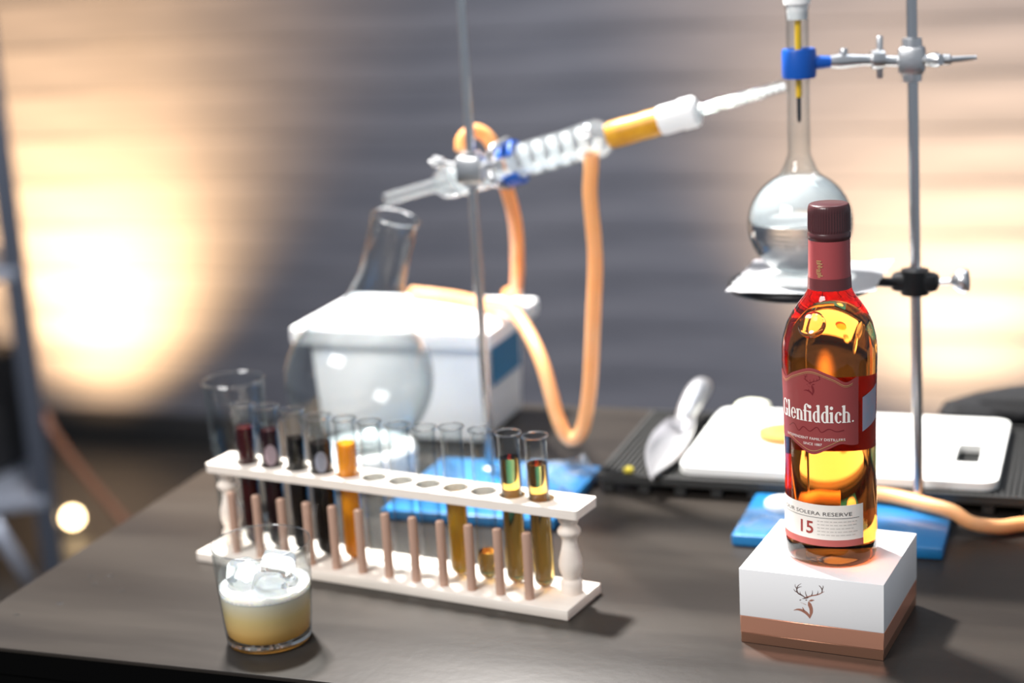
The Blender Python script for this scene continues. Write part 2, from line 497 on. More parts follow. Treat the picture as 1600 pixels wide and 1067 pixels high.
def wrap_patch(p0, p1, zlo, zhi, off, n=40, m=14):
    V, F = [], []
    for i in range(n + 1):
        p = p0 + (p1 - p0) * i / n; a, b = zlo(p), zhi(p)
        V += [on_bottle(p, a + (b - a) * j / m, off) for j in range(m + 1)]
    for i in range(n):
        for j in range(m): F.append((i * (m + 1) + j, (i + 1) * (m + 1) + j, (i + 1) * (m + 1) + j + 1, i * (m + 1) + j + 1))
    return V, F


def flat_to_bottle(V, F, z0, off, phi0=0, rr=.0378):
    return [on_bottle(phi0 + math.degrees(x / rr), z0 + y, off) for x, y in V], F


def text2(s, size, width=None, bold=0):
    c = bpy.data.curves.new('t', 'FONT'); c.body = s; c.size = size; c.align_x = 'CENTER'; c.resolution_u = 3; c.offset = bold
    o = bpy.data.objects.new('t', c); me = bpy.data.meshes.new_from_object(o)
    V = [(v.co.x, v.co.y) for v in me.vertices]; F = [tuple(p.vertices) for p in me.polygons]
    bpy.data.objects.remove(o); bpy.data.curves.remove(c); bpy.data.meshes.remove(me)
    if width:
        x0, x1 = min(v[0] for v in V), max(v[0] for v in V); q = width / (x1 - x0)
        V = [((x - (x0 + x1) / 2) * q, y) for x, y in V]
    return V, F


def rect2(x0, x1, y0, y1): return [(x0, y0), (x1, y0), (x1, y1), (x0, y1)], [(0, 1, 2, 3)]


def arc2(cx, cy, rx, ry, a0, a1, thick, thin, n=20):
    V, F = [], []
    for i in range(n + 1):
        a = R(a0 + (a1 - a0) * i / n); tk = thin + (thick - thin) * abs(math.cos(a)) ** 1.5
        V += [(cx + rx * math.cos(a), cy + ry * math.sin(a)), (cx + (rx - tk) * math.cos(a), cy + (ry - min(tk, thin * 1.4)) * math.sin(a))]
    for i in range(n): F.append((2 * i, 2 * i + 1, 2 * i + 3, 2 * i + 2))
    return V, F


def logotype():
    """condensed serif lettering, x-height 1"""
    L, x = [], 0
    ST, SE, TH = .25, .07, .10
    def stem(x, y1, foot=True, flag=True):
        p = [rect2(x, x + ST, 0, y1)]
        if foot: p.append(rect2(x - SE, x + ST + SE, 0, .07))
        if flag: p.append(([(x - SE - .02, y1 - .13), (x, y1 - .17), (x + .06, y1), (x - SE, y1 - .06)], [(0, 1, 2, 3)]))
        return p
    def arch(x, gap): return [arc2(x + ST + gap / 2 - .04, .62, gap / 2 + ST - .03, .40, 0, 165, ST, TH), rect2(x + gap + ST - .07 + ST - .25, x + gap + ST + ST - .07, 0, .64), rect2(x + gap + ST - .07 - SE, x + gap + 2 * ST - .07 + SE, 0, .07)]
    for ch in 'Glenfiddich.':
        if ch == 'G':
            L += [arc2(x + .5, .78, .5, .80, 38, 300, .27, TH), rect2(x + .72, x + .97, .02, .66), rect2(x + .6, x + 1.05, .60, .68), rect2(x + .84, x + .92, 1.05, 1.55), arc2(x + .62, .3, .36, .32, 200, 330, .1, TH)]; x += 1.14
        elif ch == 'l': L += stem(x, 1.6); x += .44
        elif ch == 'i': L += stem(x, 1.0) + [arc2(x + .125, 1.36, .16, .16, 0, 360, .16, .16)]; x += .44
        elif ch == 'e': L += [arc2(x + .34, .5, .36, .53, 20, 330, .24, TH), rect2(x + .12, x + .69, .50, .58), arc2(x + .34, .5, .36, .53, 0, 30, .2, TH)]; x += .80
        elif ch == 'n': L += stem(x, 1.0) + arch(x, .26); x += .88
        elif ch == 'h': L += stem(x, 1.6) + arch(x, .26); x += .88
        elif ch == 'f': L += stem(x, 1.22, flag=False) + [arc2(x + .31, 1.22, .31, .40, 40, 180, .25, TH), arc2(x + .48, 1.42, .13, .13, 0, 360, .13, .13), rect2(x - .1, x + .5, .90, .99)]; x += .52
        elif ch == 'd': L += [arc2(x + .34, .5, .37, .53, 60, 300, .25, TH)] + [rect2(x + .42, x + .67, 0, 1.6), rect2(x + .45, x + .74, 0, .07), ([(x + .33, 1.47), (x + .42, 1.43), (x + .5, 1.6), (x + .35, 1.54)], [(0, 1, 2, 3)])]; x += .84
        elif ch == 'c': L += [arc2(x + .34, .5, .36, .53, 50, 318, .25, TH), arc2(x + .5, .80, .13, .13, 0, 360, .13, .13)]; x += .72
        elif ch == '.': L += [arc2(x + .1, .1, .09, .09, 0, 360, .09, .09)]; x += .25
    V, F = join2(L)
    return [(a - x / 2, b) for a, b in V], F, x


def top_edge(p):
    q = abs(p)
    return .1645 + .0070 * math.exp(-(q / 22) ** 2) - (.0045 * math.exp(-((q - 42) / 10) ** 2)) + (0 if q < 55 else -.004 * ((q - 55) / 8) ** 2)


def bot_edge(p):
    q = abs(p)
    return .1065 - .0080 * math.exp(-(q / 20) ** 2) + (.002 * math.exp(-((q - 36) / 9) ** 2)) + (0 if q < 55 else .004 * ((q - 55) / 8) ** 2)


lab = obj('front_label', wrap_patch(-60, 58, bot_edge, top_edge, .0003, 64, 16), 'label_red', bot, smooth=60)
lv, lf, lw_ = logotype(); ls = .0735 / lw_ * 1.0
obj('lettering', flat_to_bottle([(x * ls * .94, y * .0092) for x, y in lv], lf, .1262, .0005), 'ink_white', lab, smooth=0)
obj('lettering', flat_to_bottle(*text2('INDEPENDENT FAMILY DISTILLERS', .0031, .054), .1108, .0005), 'ink_white', lab, smooth=0)
obj('lettering', flat_to_bottle(*text2('SINCE 1887', .0030, .0165), .1062, .0005), 'ink_white', lab, smooth=0)


def edge_line(fn, d, p0, p1, wd):
    n = 40; P = [(p0 + (p1 - p0) * i / n) for i in range(n + 1)]
    V = []; [V.extend([on_bottle(p, fn(p) + d - wd / 2, .0006), on_bottle(p, fn(p) + d + wd / 2, .0006)]) for p in P]
    return V, [(2 * i, 2 * i + 2, 2 * i + 3, 2 * i + 1) for i in range(n)]


obj('gold_line', [edge_line(top_edge, -.003, -50, 50, .0006), edge_line(top_edge, -.0042, -50, 50, .0003)], 'gold', lab, smooth=0)
obj('gold_line', [edge_line(bot_edge, .003, -40, 40, .0006)], 'gold', lab, smooth=0)
for which in (0, 1):
    V, F = stag_mesh(2.6e-5, which)
    obj('embossed_stag', flat_to_bottle(V, F, .1575, .0005), 'label_emboss', lab, smooth=0)
sig = cat2([(-.024, 0), (-.018, .003), (-.013, -.002), (-.008, .002), (-.002, -.001), (.004, .003), (.008, -.001), (.014, .002), (.02, 0), (.026, .001)], 6)
obj('embossed_signature', flat_to_bottle(*ribbon(sig, .0008), .1190, .0005), 'label_emboss', lab, smooth=0)

low = obj('lower_label', wrap_patch(-65, 64, lambda p: .0255, lambda p: .0555, .0003, 48, 6), 'label_cream', bot, smooth=60)
obj('rose_band', wrap_patch(-65, 64, lambda p: .0198, lambda p: .0255, .0003, 48, 2), 'label_foot', low, smooth=60)
obj('lettering', flat_to_bottle(*text2('OUR SOLERA RESERVE', .0045, .0640), .0463, .0005), 'ink_dark', low, smooth=0)
obj('rule', wrap_patch(-52, 58, lambda p: .0441, lambda p: .0445, .0005, 40, 1), 'ink_dark', low, smooth=0)
obj('lettering', flat_to_bottle(*text2('15', .0150, .0120, .00025), .0300, .0005, -9), 'ink_red', low, smooth=0)
bars = []
for row in range(5):
    x = .0035; z = .0410 - row * .0029
    while x < .036 - (.003 if row in (2, 4) else 0):
        l = random.uniform(.0016, .0042); bars.append(rect2(x, min(x + l, .037), z, z + .0007)); x += l + .0008
obj('fine_print', flat_to_bottle(*join2(bars), 0, .0005), 'ink_grey', low, smooth=0)
obj('back_label', wrap_patch(140, 222, lambda p: .085, lambda p: .150, .0003, 40, 12), 'label_red', bot, smooth=60)
st = obj('tax_sticker', wrap_patch(64, 96, lambda p: .1165 + (p - 64) * .00022, lambda p: .1455 + (p - 64) * .00022, .0003, 14, 4), 'sticker', bot, smooth=60)
# glass seal on the shoulder
mp_ = Vector(on_bottle(-3, .2060, .0)); ma = LA + R(-3)
nrm = Vector((math.cos(ma) * .74, math.sin(ma) * .74, .67)).normalized()
mm = Matrix.Translation(mp_) @ nrm.to_track_quat('Z', 'Y').to_matrix().to_4x4()
seal = obj('shoulder_seal', tf(lathe([(0, -.003), (.0112, -.003), (.0114, .0012), (.0104, .0026), (.0094, .0018), (0, .0018)], 40), mm), 'whisky', bot)
# sleeve and cap
slv = obj('neck_sleeve', lathe([(.0176, .2305), (.0172, .238), (.0172, .2395), (.0170, .246), (.0168, .262), (.0167, .2715), (.0140, .2720), (.0140, .2305)], 64), 'sleeve', bot)
obj('sleeve_band', lathe([(.01785, .2303), (.01745, .2400), (.0171, .2400), (.0172, .2303)], 64), 'sleeve_dark', slv)


def neck_wrap(V, F, z0, phi0):
    out = []
    for x, y in V:
        a = LA + R(phi0) + x / .0172; z = z0 + y; out.append((.01755 * math.cos(a), .01755 * math.sin(a), z))
    return out, F


crest = [rect2(-.0022 + random.uniform(-.0012, .0012), random.uniform(.0004, .0026), i * .0012, i * .0012 + random.uniform(.0005, .001)) for i in range(12)]
obj('gold_crest', neck_wrap(*join2(crest), .2415, -2), 'gold', slv, smooth=0)
obj('gold_crest', neck_wrap(*join2([rect2(-.003, .003, 0, .0026)]), .2335, 4), 'gold', slv, smooth=0)
obj('gold_crest', neck_wrap(*join2([rect2(-.0022, .0022, 0, .003)]), .2340, 78), 'gold', slv, smooth=0)


def ribs(r, z, a): return r + (.00022 * math.cos(48 * a) if .2775 < z < .2945 else 0)


cap = obj('screw_cap', lathe([(.0150, .2665), (.0165, .2672), (.0167, .2705), (.0169, .2712), (.0173, .2718), (.0173, .2758), (.0169, .2764), (.0168, .2770), (.0169, .2778), (.0169, .2795), (.0168, .292), (.0168, .294),
                             (.0167, .2968), (.0159, .2988), (.0146, .2995), (0, .2995)], 192, ribs), 'cap', bot)

# ---------------------------------------------------------------- test tube rack
RO = (-.848, 1.3803); RYAW = R(-9.06)
rack = thing('test_tube_rack', 'pale wooden test tube rack with turned pillars and a row of drying pegs', 'test tube rack', (*RO, 0), RYAW)
RL, RD = .4116, .0684
obj('base', box(RL, RD, .0099, (RL / 2, RD / 2, .00495), bev=.0012), 'wood', rack)
PITCHX = .0297; TU = [.0433 + PITCHX * i for i in range(12)]; TV = .0405


def shelf_mesh():
    bm = bmesh.new()
    x0, x1, y0, y1 = .0065, .4155, .0190, .0605
    outer = [bm.verts.new((x, y, 0)) for x, y in rrect(x0, x1, y0, y1, .003, 4)]
    E_ = [bm.edges.new((outer[i], outer[(i + 1) % len(outer)])) for i in range(len(outer))]
    for q in TU:
        c = [bm.verts.new((q + .0122 * math.cos(2 * math.pi * i / 24), TV + .0122 * math.sin(2 * math.pi * i / 24), 0)) for i in range(24)]
        E_ += [bm.edges.new((c[i], c[(i + 1) % 24])) for i in range(24)]
    g = bmesh.ops.triangle_fill(bm, edges=E_, use_beauty=True)
    fs = [f for f in bm.faces if not any((f.calc_center_median() - Vector((q, TV, 0))).length < .0115 for q in TU)]
    dead = [f for f in bm.faces if f not in fs]
    if dead: bmesh.ops.delete(bm, geom=dead, context='FACES_ONLY')
    e = bmesh.ops.extrude_face_region(bm, geom=list(bm.faces))
    bmesh.ops.translate(bm, vec=(0, 0, .0085), verts=[v for v in e['geom'] if isinstance(v, bmesh.types.BMVert)])
    bm.verts.index_update()
    r = ([v.co + Vector((0, 0, .0878)) for v in bm.verts], [tuple(v.index for v in f.verts) for f in bm.faces]); bm.free(); return r


obj('shelf', shelf_mesh(), 'wood', rack)
pil = mesh('pillar', lathe([(0, .0099), (.0098, .0099), (.0102, .012), (.0104, .016), (.0100, .0205), (.0088, .0225), (.0076, .0240), (.0080, .026), (.0098, .031), (.0107, .036), (.0105, .041),
                            (.0090, .047), (.0074, .053), (.0066, .058), (.0066, .062), (.0082, .0645), (.0104, .0670), (.0108, .069), (.0100, .071), (.0080, .0735), (.0072, .0755),
                            (.0088, .0780), (.0100, .081), (.0102, .0878), (0, .0878)], 32), 'wood')
for x in (.0165, .3965): obj('pillar', pil, None, rack, loc=(x, .0395, 0))
peg = mesh('peg', lathe([(0, .008), (.0043, .008), (.0043, .0715), (.0036, .0728), (0, .0733)], 16), 'peg')
for x in TU: obj('peg', peg, None, rack, loc=(x - .0025, .0127, 0))

# test tubes
LIQ = [(.132, 'red_liq'), (.132, 'plum_liq'), (.127, 'black_liq'), (.125, 'black_liq'), (.1275, 'orange_liq'), None, None, None,
       (.090, 'yellow_liq'), (.038, 'amber'), (.1320, 'amber'), (.1290, 'amber')]
TL = ['test tube with dark red liquid, leftmost in the wooden rack', 'test tube of plum-dark liquid, second from the left in the rack',
      'narrow test tube of black liquid, third from the left in the rack', 'wider test tube of black liquid, next to the opaque orange one',
      'test tube filled with bright opaque orange liquid', 'empty test tube right beside the opaque orange one', 'empty test tube, middle one of the three empty tubes',
      'empty test tube just left of the half-full yellow one', 'test tube about half full of cloudy yellow liquid', 'test tube with only a little amber liquid at its bottom',
      'nearly full amber test tube, second from the right end of the rack', 'nearly full amber test tube, rightmost in the wooden rack']
lean = [(.0, .3), (1.0, -.5), (-.6, .4), (.4, .2), (.3, -.6), (.9, .3), (-.7, .5), (.6, -.2), (.4, .6), (-.8, .3), (.6, .4), (1.6, .6)]
rm = Matrix.Translation((*RO, 0)) @ Matrix.Rotation(RYAW, 4, 'Z')


def tube_meshes(r, h, lvl):
    wl = .0011
    o_ = [(r * math.sin(R(a)), r - r * math.cos(R(a))) for a in range(0, 91, 15)]
    ri = r - wl
    i_ = [(ri * math.sin(R(a)), r - ri * math.cos(R(a))) for a in range(0, 91, 15)]
    outer = o_ + [(r, h - .007), (r + .0004, h - .004), (r + .0016, h - .0016), (r + .0019, h - .0006), (r + .0012, h), (r - .0004, h - .0002), (ri, h - .003)]
    g = lathe(outer + i_[::-1][:1] + i_[::-1][1:], 28)
    liq = None
    if lvl:
        q = [(x * .985, z + .0001) for x, z in i_]; q = [(max(x, 0), z) for x, z in q]
        liq = lathe(q + [(ri * .985, lvl - .0008), (ri * .94, lvl), (0, lvl - .0002)] if lvl > r else q, 28)
    return g, liq


for i in range(12):
    r = .0115 if i == 3 else (.0098 if i in (2,) else .0102)
    h = .1455 - (.004 if i in (3, 4, 5, 6, 7) else 0)
    p = rm @ Vector((TU[i] + (0 if i < 11 else -.001), TV, .0103))
    tt = thing('test_tube', TL[i], 'test tube', p, RYAW, 'test tubes in the wooden rack')
    lx, ly = lean[i]
    tt.rotation_euler = (R(ly * .5), R(-lx * .5), RYAW)
    lv_ = LIQ[i]
    g, liq = tube_meshes(r, h, lv_[0] - .0103 if lv_ else None)
    obj('glass_tube', g, 'glass', tt)
    if liq: obj('liquid', liq, lv_[1], tt)
    # lip ring catches the light
    obj('lip', ringlathe([(r + .0016 + .0006 * math.cos(R(a)), h - .001 + .0008 * math.sin(R(a))) for a in range(0, 360, 60)], 28), 'solid_glass', tt)
    if i in (1, 3):
        a = R(-55)
        n_ = Vector((math.cos(a), math.sin(a), 0))
        pm = []
        for j in range(24):
            b = 2 * math.pi * j / 24; d = .0062 * math.cos(b) / (r + .0002)
            pm.append(((r + .0002) * math.cos(a + d), (r + .0002) * math.sin(a + d), .098 + .0105 * math.sin(b)))
        obj('reflection_patch', (pm, [tuple(range(24))]), mat('painted_reflection', '8a8c98' if i == 3 else 'a28c92', .5), tt, smooth=0)  # flat grey oval, a reflection on the dark tube put in as colour

# ---------------------------------------------------------------- cocktail tumbler
gl = thing('cocktail_tumbler', 'short clear tumbler of cloudy yellow cocktail with ice in front of the rack', 'glass', (-.6887, 1.2265, 0))
po = [(0, 0), (.0345, 0), (.0366, .0014), (.0374, .004), (.0388, .02), (.0408, .05), (.0424, .075), (.0432, .0895), (.0430, .0905), (.0424, .0905), (.0420, .0895), (.0411, .075), (.0395, .05), (.0375, .02), (.0362, .0100), (.0345, .0085), (0, .0082)]
obj('glass_wall', lathe(po[3:15], 64), 'glass', gl)
obj('glass_base', lathe([(0, .0003), (.0340, .0003), (.0362, .0014), (.0370, .004), (.0372, .0078), (0, .0078)], 64), 'solid_glass', gl)
obj('rim', ringlathe([(.0427 + .0007 * math.cos(R(a)), .0903 + .0007 * math.sin(R(a))) for a in range(0, 360, 60)], 64), 'solid_glass', gl)
obj('cocktail', lathe([(0, .0083), (.034, .0086), (.0360, .0108), (.0372, .02), (.0391, .0460), (0, .0460)], 48), 'drink', gl)


def foam_mesh():
    V, F = lathe([(0, .0463), (.0392, .0463), (.0397, .0500), (.0394, .0525), (.036, .0512), (.028, .0500), (.018, .0505), (.009, .0498), (0, .0502)], 48)
    return [(x, y, z + (.0022 * noise.noise(Vector((x * 120, y * 120, 0))) if z > .0495 else 0)) for x, y, z in V], F


obj('foam', foam_mesh(), 'foam', gl)


def ice_mesh(s, seed):
    v, f = box(s * 1.1, s, s * .9, bev=s * .22, seg=3)
    return [(p.x * (1 + .12 * noise.noise(p * 60 + Vector((seed, 0, 0)))), p.y * (1 + .12 * noise.noise(p * 60 + Vector((0, seed, 0)))), p.z * (1 + .12 * noise.noise(p * 60 + Vector((0, 0, seed))))) for p in v], f


IL = ['ice lump rising above the foam at the back of the tumbler', 'clear ice lump lying in the foam at the right of the tumbler', 'ice lump at the left wall of the cocktail tumbler']
for i, (x, y, z, s, rx, ry, rz) in enumerate([(.008, .013, .0620, .027, 15, 12, 20), (.0125, -.014, .0550, .024, 10, 18, 50), (-.019, .002, .0590, .025, 12, 8, 70)]):
    tag(obj('ice_cube', ice_mesh(s, i * 3.1), 'ice', loc=(-.6887 + x, 1.2265 + y, z), rot=(R(rx), R(ry), R(rz))), IL[i], 'ice', 'ice in the tumbler')

# ---------------------------------------------------------------- tall glass cylinder
cy = thing('glass_cylinder', 'tall empty clear glass cylinder behind the left end of the rack', 'glass', (-.8560, 1.5005, 0))
cr_ = .0325
obj('glass_wall', lathe([(.026, .004), (.0275, .006), (cr_ - .003, .09), (cr_ - .0006, .146), (cr_ + .0002, .1525), (cr_ + .0004, .1535), (cr_ - .0012, .1535), (cr_ - .0022, .146), (cr_ - .0046, .09), (.0257, .010), (0, .010)], 48), 'glass', cy)
obj('rim', ringlathe([(cr_ - .0002 + .0010 * math.cos(R(a)), .1532 + .0010 * math.sin(R(a))) for a in range(0, 360, 60)], 48), 'solid_glass', cy)
obj('glass_foot', lathe([(0, 0), (.0245, 0), (.0262, .002), (.0266, .0095), (0, .0095)], 48), 'solid_glass', cy)

# ---------------------------------------------------------------- round flask on its cork ring
FC = Vector((-.785, 1.655, .1135)); FR = .083
fdir = Vector((.325, -.02, 1)).normalized()
fl = thing('round_flask', 'large empty round-bottomed glass flask tilted in front of the white box', 'flask', FC)
fl.rotation_euler = fdir.to_track_quat('Z', 'Y').to_euler()


def flask_prof(Rb, rn, ztop, wall, lip, a1):
    P = [(Rb * math.sin(R(a)), -Rb * math.cos(R(a))) for a in range(0, a1 + 1, 8)]
    r1, z1 = P[-1]
    P += [(r1 + (rn - r1) * t_ ** .55, z1 + (rn * 2.1) * t_) for t_ in (.12, .28, .48, .72, 1.0)]
    P += [(rn * .98, z1 + rn * 2.1 + (ztop - z1 - rn * 2.1) * t_) for t_ in (.3, .7, .96)]
    P += [(rn + lip, ztop - .001), (rn + lip, ztop), (rn - wall, ztop)]
    inner = [(max(r - wall, 0), z + (wall if i == 0 else 0)) for i, (r, z) in enumerate(P[:-3])][::-1]
    return P + inner


obj('glass_body', lathe(flask_prof(FR, .0260, .192, .0018, .0012, 144), 64), 'glass', fl, smooth=70)
obj('lip', ringlathe([(.0264 + .0016 * math.cos(R(a)), .192 + .0014 * math.sin(R(a))) for a in range(0, 360, 45)], 48), 'solid_glass', fl)
tag(obj('support_ring', ringlathe([(.034, .001), (.055, .001), (.058, .004), (.058, .030), (.055, .0345), (.052, .0370), (.038, .0345), (.034, .030)], 48), 'white_plastic', loc=(FC.x, FC.y, 0)), 'white support ring under the tilted round flask', 'support ring')

# ---------------------------------------------------------------- polystyrene cooler
co = thing('polystyrene_box', 'white polystyrene cooler box with lid and blue side label behind the flask', 'cooler box', (-.800, 1.862, 0))
cw, cdp, ch = .256, .184, .140


def taper(vf, k):
    return [(x * (1 + k * (z / .118 - 1)), y * (1 + k * (z / .118 - 1)), z) for x, y, z in vf[0]], vf[1]


obj('body', taper(box(cw - .034, cdp - .034, .118, (0, 0, .059), bev=.006), .05), 'styro', co)
obj('lid', box(cw, cdp, .022, (0, 0, .129), bev=.005), 'styro', co)
obj('label_panel', ([(.1113, -.045, .062), (.1113, .056, .062), (.1122, .056, .114), (.1122, -.045, .114)], [(0, 1, 2, 3)]), 'label_blue', co, smooth=0)

# ---------------------------------------------------------------- retort stands
def stand(label, x, y, bx0, bx1, by0, by1, tx, ztop, seed):
    s = thing('retort_stand', label, 'retort stand', (x, y, 0), 0, 'blue based retort stands')
    obj('base_plate', box(bx1 - bx0, by1 - by0, .012, ((bx0 + bx1) / 2 - x, (by0 + by1) / 2 - y, .006), bev=.003), 'blue_base', s)
    obj('rod', tube([(0, 0, .010), (tx * .5, 0, .010 + (ztop - .01) / 2), (tx, 0, ztop)], .0050, 16), 'steel', s)
    obj('nut', lathe([(0, .012), (.009, .012), (.009, .017), (.006, .0185), (0, .0185)], 6), 'zinc', s)
    return s


s1 = stand('retort stand with blue base behind the rack, holding the condenser', -.638, 1.660, -.712, -.522, 1.525, 1.700, 0, .66, 1)
s2 = stand('retort stand with blue base behind the bottle, carrying flask and ring', -.1735, 1.628, -.340, -.140, 1.520, 1.644, -.0098, .62, 2)


def crumple(nx, ny, sx, sy, zb, amp, seed):
    V, F = [], []
    for i in range(nx + 1):
        for j in range(ny + 1):
            x, y = sx * (i / nx - .5), sy * (j / ny - .5); e = min(i, nx - i, j, ny - j)
            V.append((x + .004 * noise.noise(Vector((i * .7, j * .7, seed))), y + .004 * noise.noise(Vector((i * .7, seed, j * .7))),
                      zb + (amp * (.55 + noise.noise(Vector((x * 55, y * 55, seed)))) if e else 0)))
    for i in range(nx):
        for j in range(ny):
            a = i * (ny + 1) + j; F.append((a, a + ny + 1, a + ny + 2, a + 1))
    return V, F


def film(s, cx, cy_, sx, sy, amp, seed):
    v, f = crumple(16, 16, sx, sy, .0124, amp, seed)
    o = obj('plastic_wrap', (v, f), 'film', s, smooth=20, loc=(cx - s.location.x, cy_ - s.location.y, 0)); return o


film(s1, -.565, 1.63, .08, .12, .014, 3)
film(s2, -.305, 1.552, .065, .055, .008, 5)
tag(obj('white_cap', lathe([(0, .0122), (.016, .0122), (.0175, .0140), (.0172, .0185), (.0150, .0205), (.006, .0208), (0, .0205)], 32), 'white_plastic', loc=(-.3050, 1.602, 0)), 'small round white cap on the blue base behind the bottle', 'cap')

# ---------------------------------------------------------------- boss-head clamps
def boss(parent, p, screw_dir=(1, 0, 0), m='zinc'):
    v = Vector(p)
    obj('boss_head', [tf(box(.030, .026, .030, bev=.005), Matrix.Translation(v)), tf(lathe([(0, -.018), (.0105, -.018), (.0105, .018), (0, .018)], 20), Matrix.Translation(v))], m, parent)
    d = Vector(screw_dir).normalized()
    a = v + d * .012; b = v + d * .042
    sc = obj('thumb_screw', tf(lathe([(0, 0), (.0030, 0), (.0030, .018), (.0055, .020), (.0060, .030), (.0030, .032), (0, .032)], 16), aim(a, b)), 'zinc', parent)
    e = d.orthogonal().normalized()
    obj('wing', tf(box(.026, .0035, .012, (0, 0, .027), bev=.0015), aim(a, b)), 'zinc', parent)


# condenser, its axis lies in a plane parallel to the table's edge
CA, CB = Vector((-.752, 1.690, .3095)), Vector((-.310, 1.690, .4245))
cax = (CB - CA).normalized(); CL = (CB - CA).length


def cpt(u): return CA + cax * ((u + .752) / (CB.x - CA.x) * CL)


con = thing('glass_condenser', 'slanting coiled glass condenser with yellow taped joint and white stopper', 'condenser', CA)
CM = aim((0, 0, 0), cax); CU = lambda u: (u + .752) / (CB.x - CA.x) * CL


def cobj(name, vf, m, **kw): return obj(name, tf(vf, CM), m, con, **kw)


z0, z1 = CU(-.690), CU(-.496)
cobj('drip_tube', hollow([(0, 0, 0), (0, 0, .03), (0, 0, z0 + .02)], .0072, .0014, 18), 'glass_white')
cobj('tube_lip', ringlathe([(.0066 + .0012 * math.cos(R(a)), .0012 * math.sin(R(a))) for a in range(0, 360, 60)], 20), 'solid_glass')
cobj('jacket', lathe([(.0075, z0 - .004), (.012, z0), (.0175, z0 + .008), (.0190, z0 + .02), (.0190, z0 + .09), (.0190, z1 - .045), (.0195, z1 - .035), (.0212, z1 - .02), (.0205, z1 - .008), (.0150, z1), (.0125, z1 + .004),
                      (.0115, z1 + .003), (.0185, z1 - .008), (.0190, z1 - .02), (.0176, z1 - .035), (.0176, z0 + .02), (.016, z0 + .009), (.0065, z0)], 36), 'glass_white')
helix = []
turns = 10; n = turns * 18
for i in range(n + 1):
    a = 2 * math.pi * i / 18; helix.append((.0125 * math.cos(a), .0125 * math.sin(a), z0 + .018 + (z1 - z0 - .034) * i / n))
cobj('coil', tube(helix, .0050, 10), 'glass_coil')
cobj('taped_joint', lathe([(0, z1), (.0128, z1), (.0138, z1 + .004), (.0142, z1 + .02), (.0136, z1 + .034), (.0142, z1 + .046), (.0138, z1 + .058), (0, z1 + .058)], 24), 'tape')
cobj('white_stopper', lathe([(0, z1 + .058), (.0145, z1 + .058), (.0152, z1 + .062), (.0150, z1 + .080), (.0162, z1 + .083), (.0162, z1 + .096), (.0130, z1 + .099), (0, z1 + .099)], 28), 'white_plastic')
cobj('inlet_tube', hollow([(0, 0, z1 + .085), (0, 0, CL - .05), (0, 0, CL)], .0064, .0013, 18), 'glass')
bead = []
for i in range(13): bead.append(tf(lathe([(0, -.0036), (.0030, -.002), (.0038, 0), (.0030, .002), (0, .0036)], 10), T(0, 0, z1 + .103 + i * .0071)))
cobj('glass_beads', bead, 'glass_coil')
# hose barbs
jA = cpt(-.512); jB = cpt(-.664)
obj('hose_barb', hollow([jA - CA + Vector((0, -.002, -.012)), jA - CA + Vector((0, -.006, -.022)), jA - CA + Vector((-.001, -.008, -.040))], .0062, .0012, 14), 'glass', con)
obj('hose_barb', hollow([jB - CA + Vector((0, .008, .012)), jB - CA + Vector((-.002, .014, .022)), jB - CA + Vector((-.002, .020, .030))], .0062, .0012, 14), 'glass', con)

# clamp holding the condenser
kl = thing('condenser_clamp', 'metal clamp with blue grips fixing the condenser to the left stand rod', 'clamp', (-.638, 1.660, .345))
boss(kl, (0, 0, .002), (-1, -.15, .25))
obj('arm', tube([(.010, .012, .002), (.018, .010, .004), (.030, .000, .006)], .0055, 12), 'zinc', kl)
obj('thread', tube([(-.012 + .0052 * math.cos(i), .016 + .0022 * math.sin(i * 1.0), .000 + i * .0004) for i in range(0, 20)], .0012, 6), 'zinc', kl)
for sgn in (1, -1):
    cen = cpt(-.603) - Vector((-.638, 1.660, .345))
    V = []
    for i in range(13):
        a = R(-62 + 124 * i / 12)
        for rr, q in ((.0196, -.009), (.0238, -.009), (.0238, .009), (.0196, .009)): V.append(Vector((rr * math.sin(a), sgn * rr * math.cos(a), q)))
    F = []
    for i in range(12):
        for k_ in range(4): F.append((i * 4 + k_, i * 4 + (k_ + 1) % 4, i * 4 + 4 + (k_ + 1) % 4, i * 4 + 4 + k_))
    F += [(0, 1, 2, 3), (48, 49, 50, 51)]
    vm = aim(cen, cen + cax)
    # turn so that +y of the local frame points up
    best = max(range(0, 360, 5), key=lambda d: (vm.to_3x3() @ Matrix.Rotation(R(d), 3, 'Z') @ Vector((0, 1, 0))).z)
    jw = obj('blue_jaw', tf((V, F), vm @ Matrix.Rotation(R(best), 4, 'Z')), 'blue_plastic', kl)
    e = cen + Vector((-.004, .0, sgn * .0245))
    obj('finger', tube(catmull([(.022, -.002, .006 + sgn * .006), (.026, -.004, sgn * .018 + .006), e], 6), .0040, 10), 'zinc', kl)

# rubber hoses
def hose(name, P, r, m, label, sub=8):
    return tag(obj(name, tube(catmull(P, sub), r, 14), m), label, 'hose', 'orange rubber hoses')


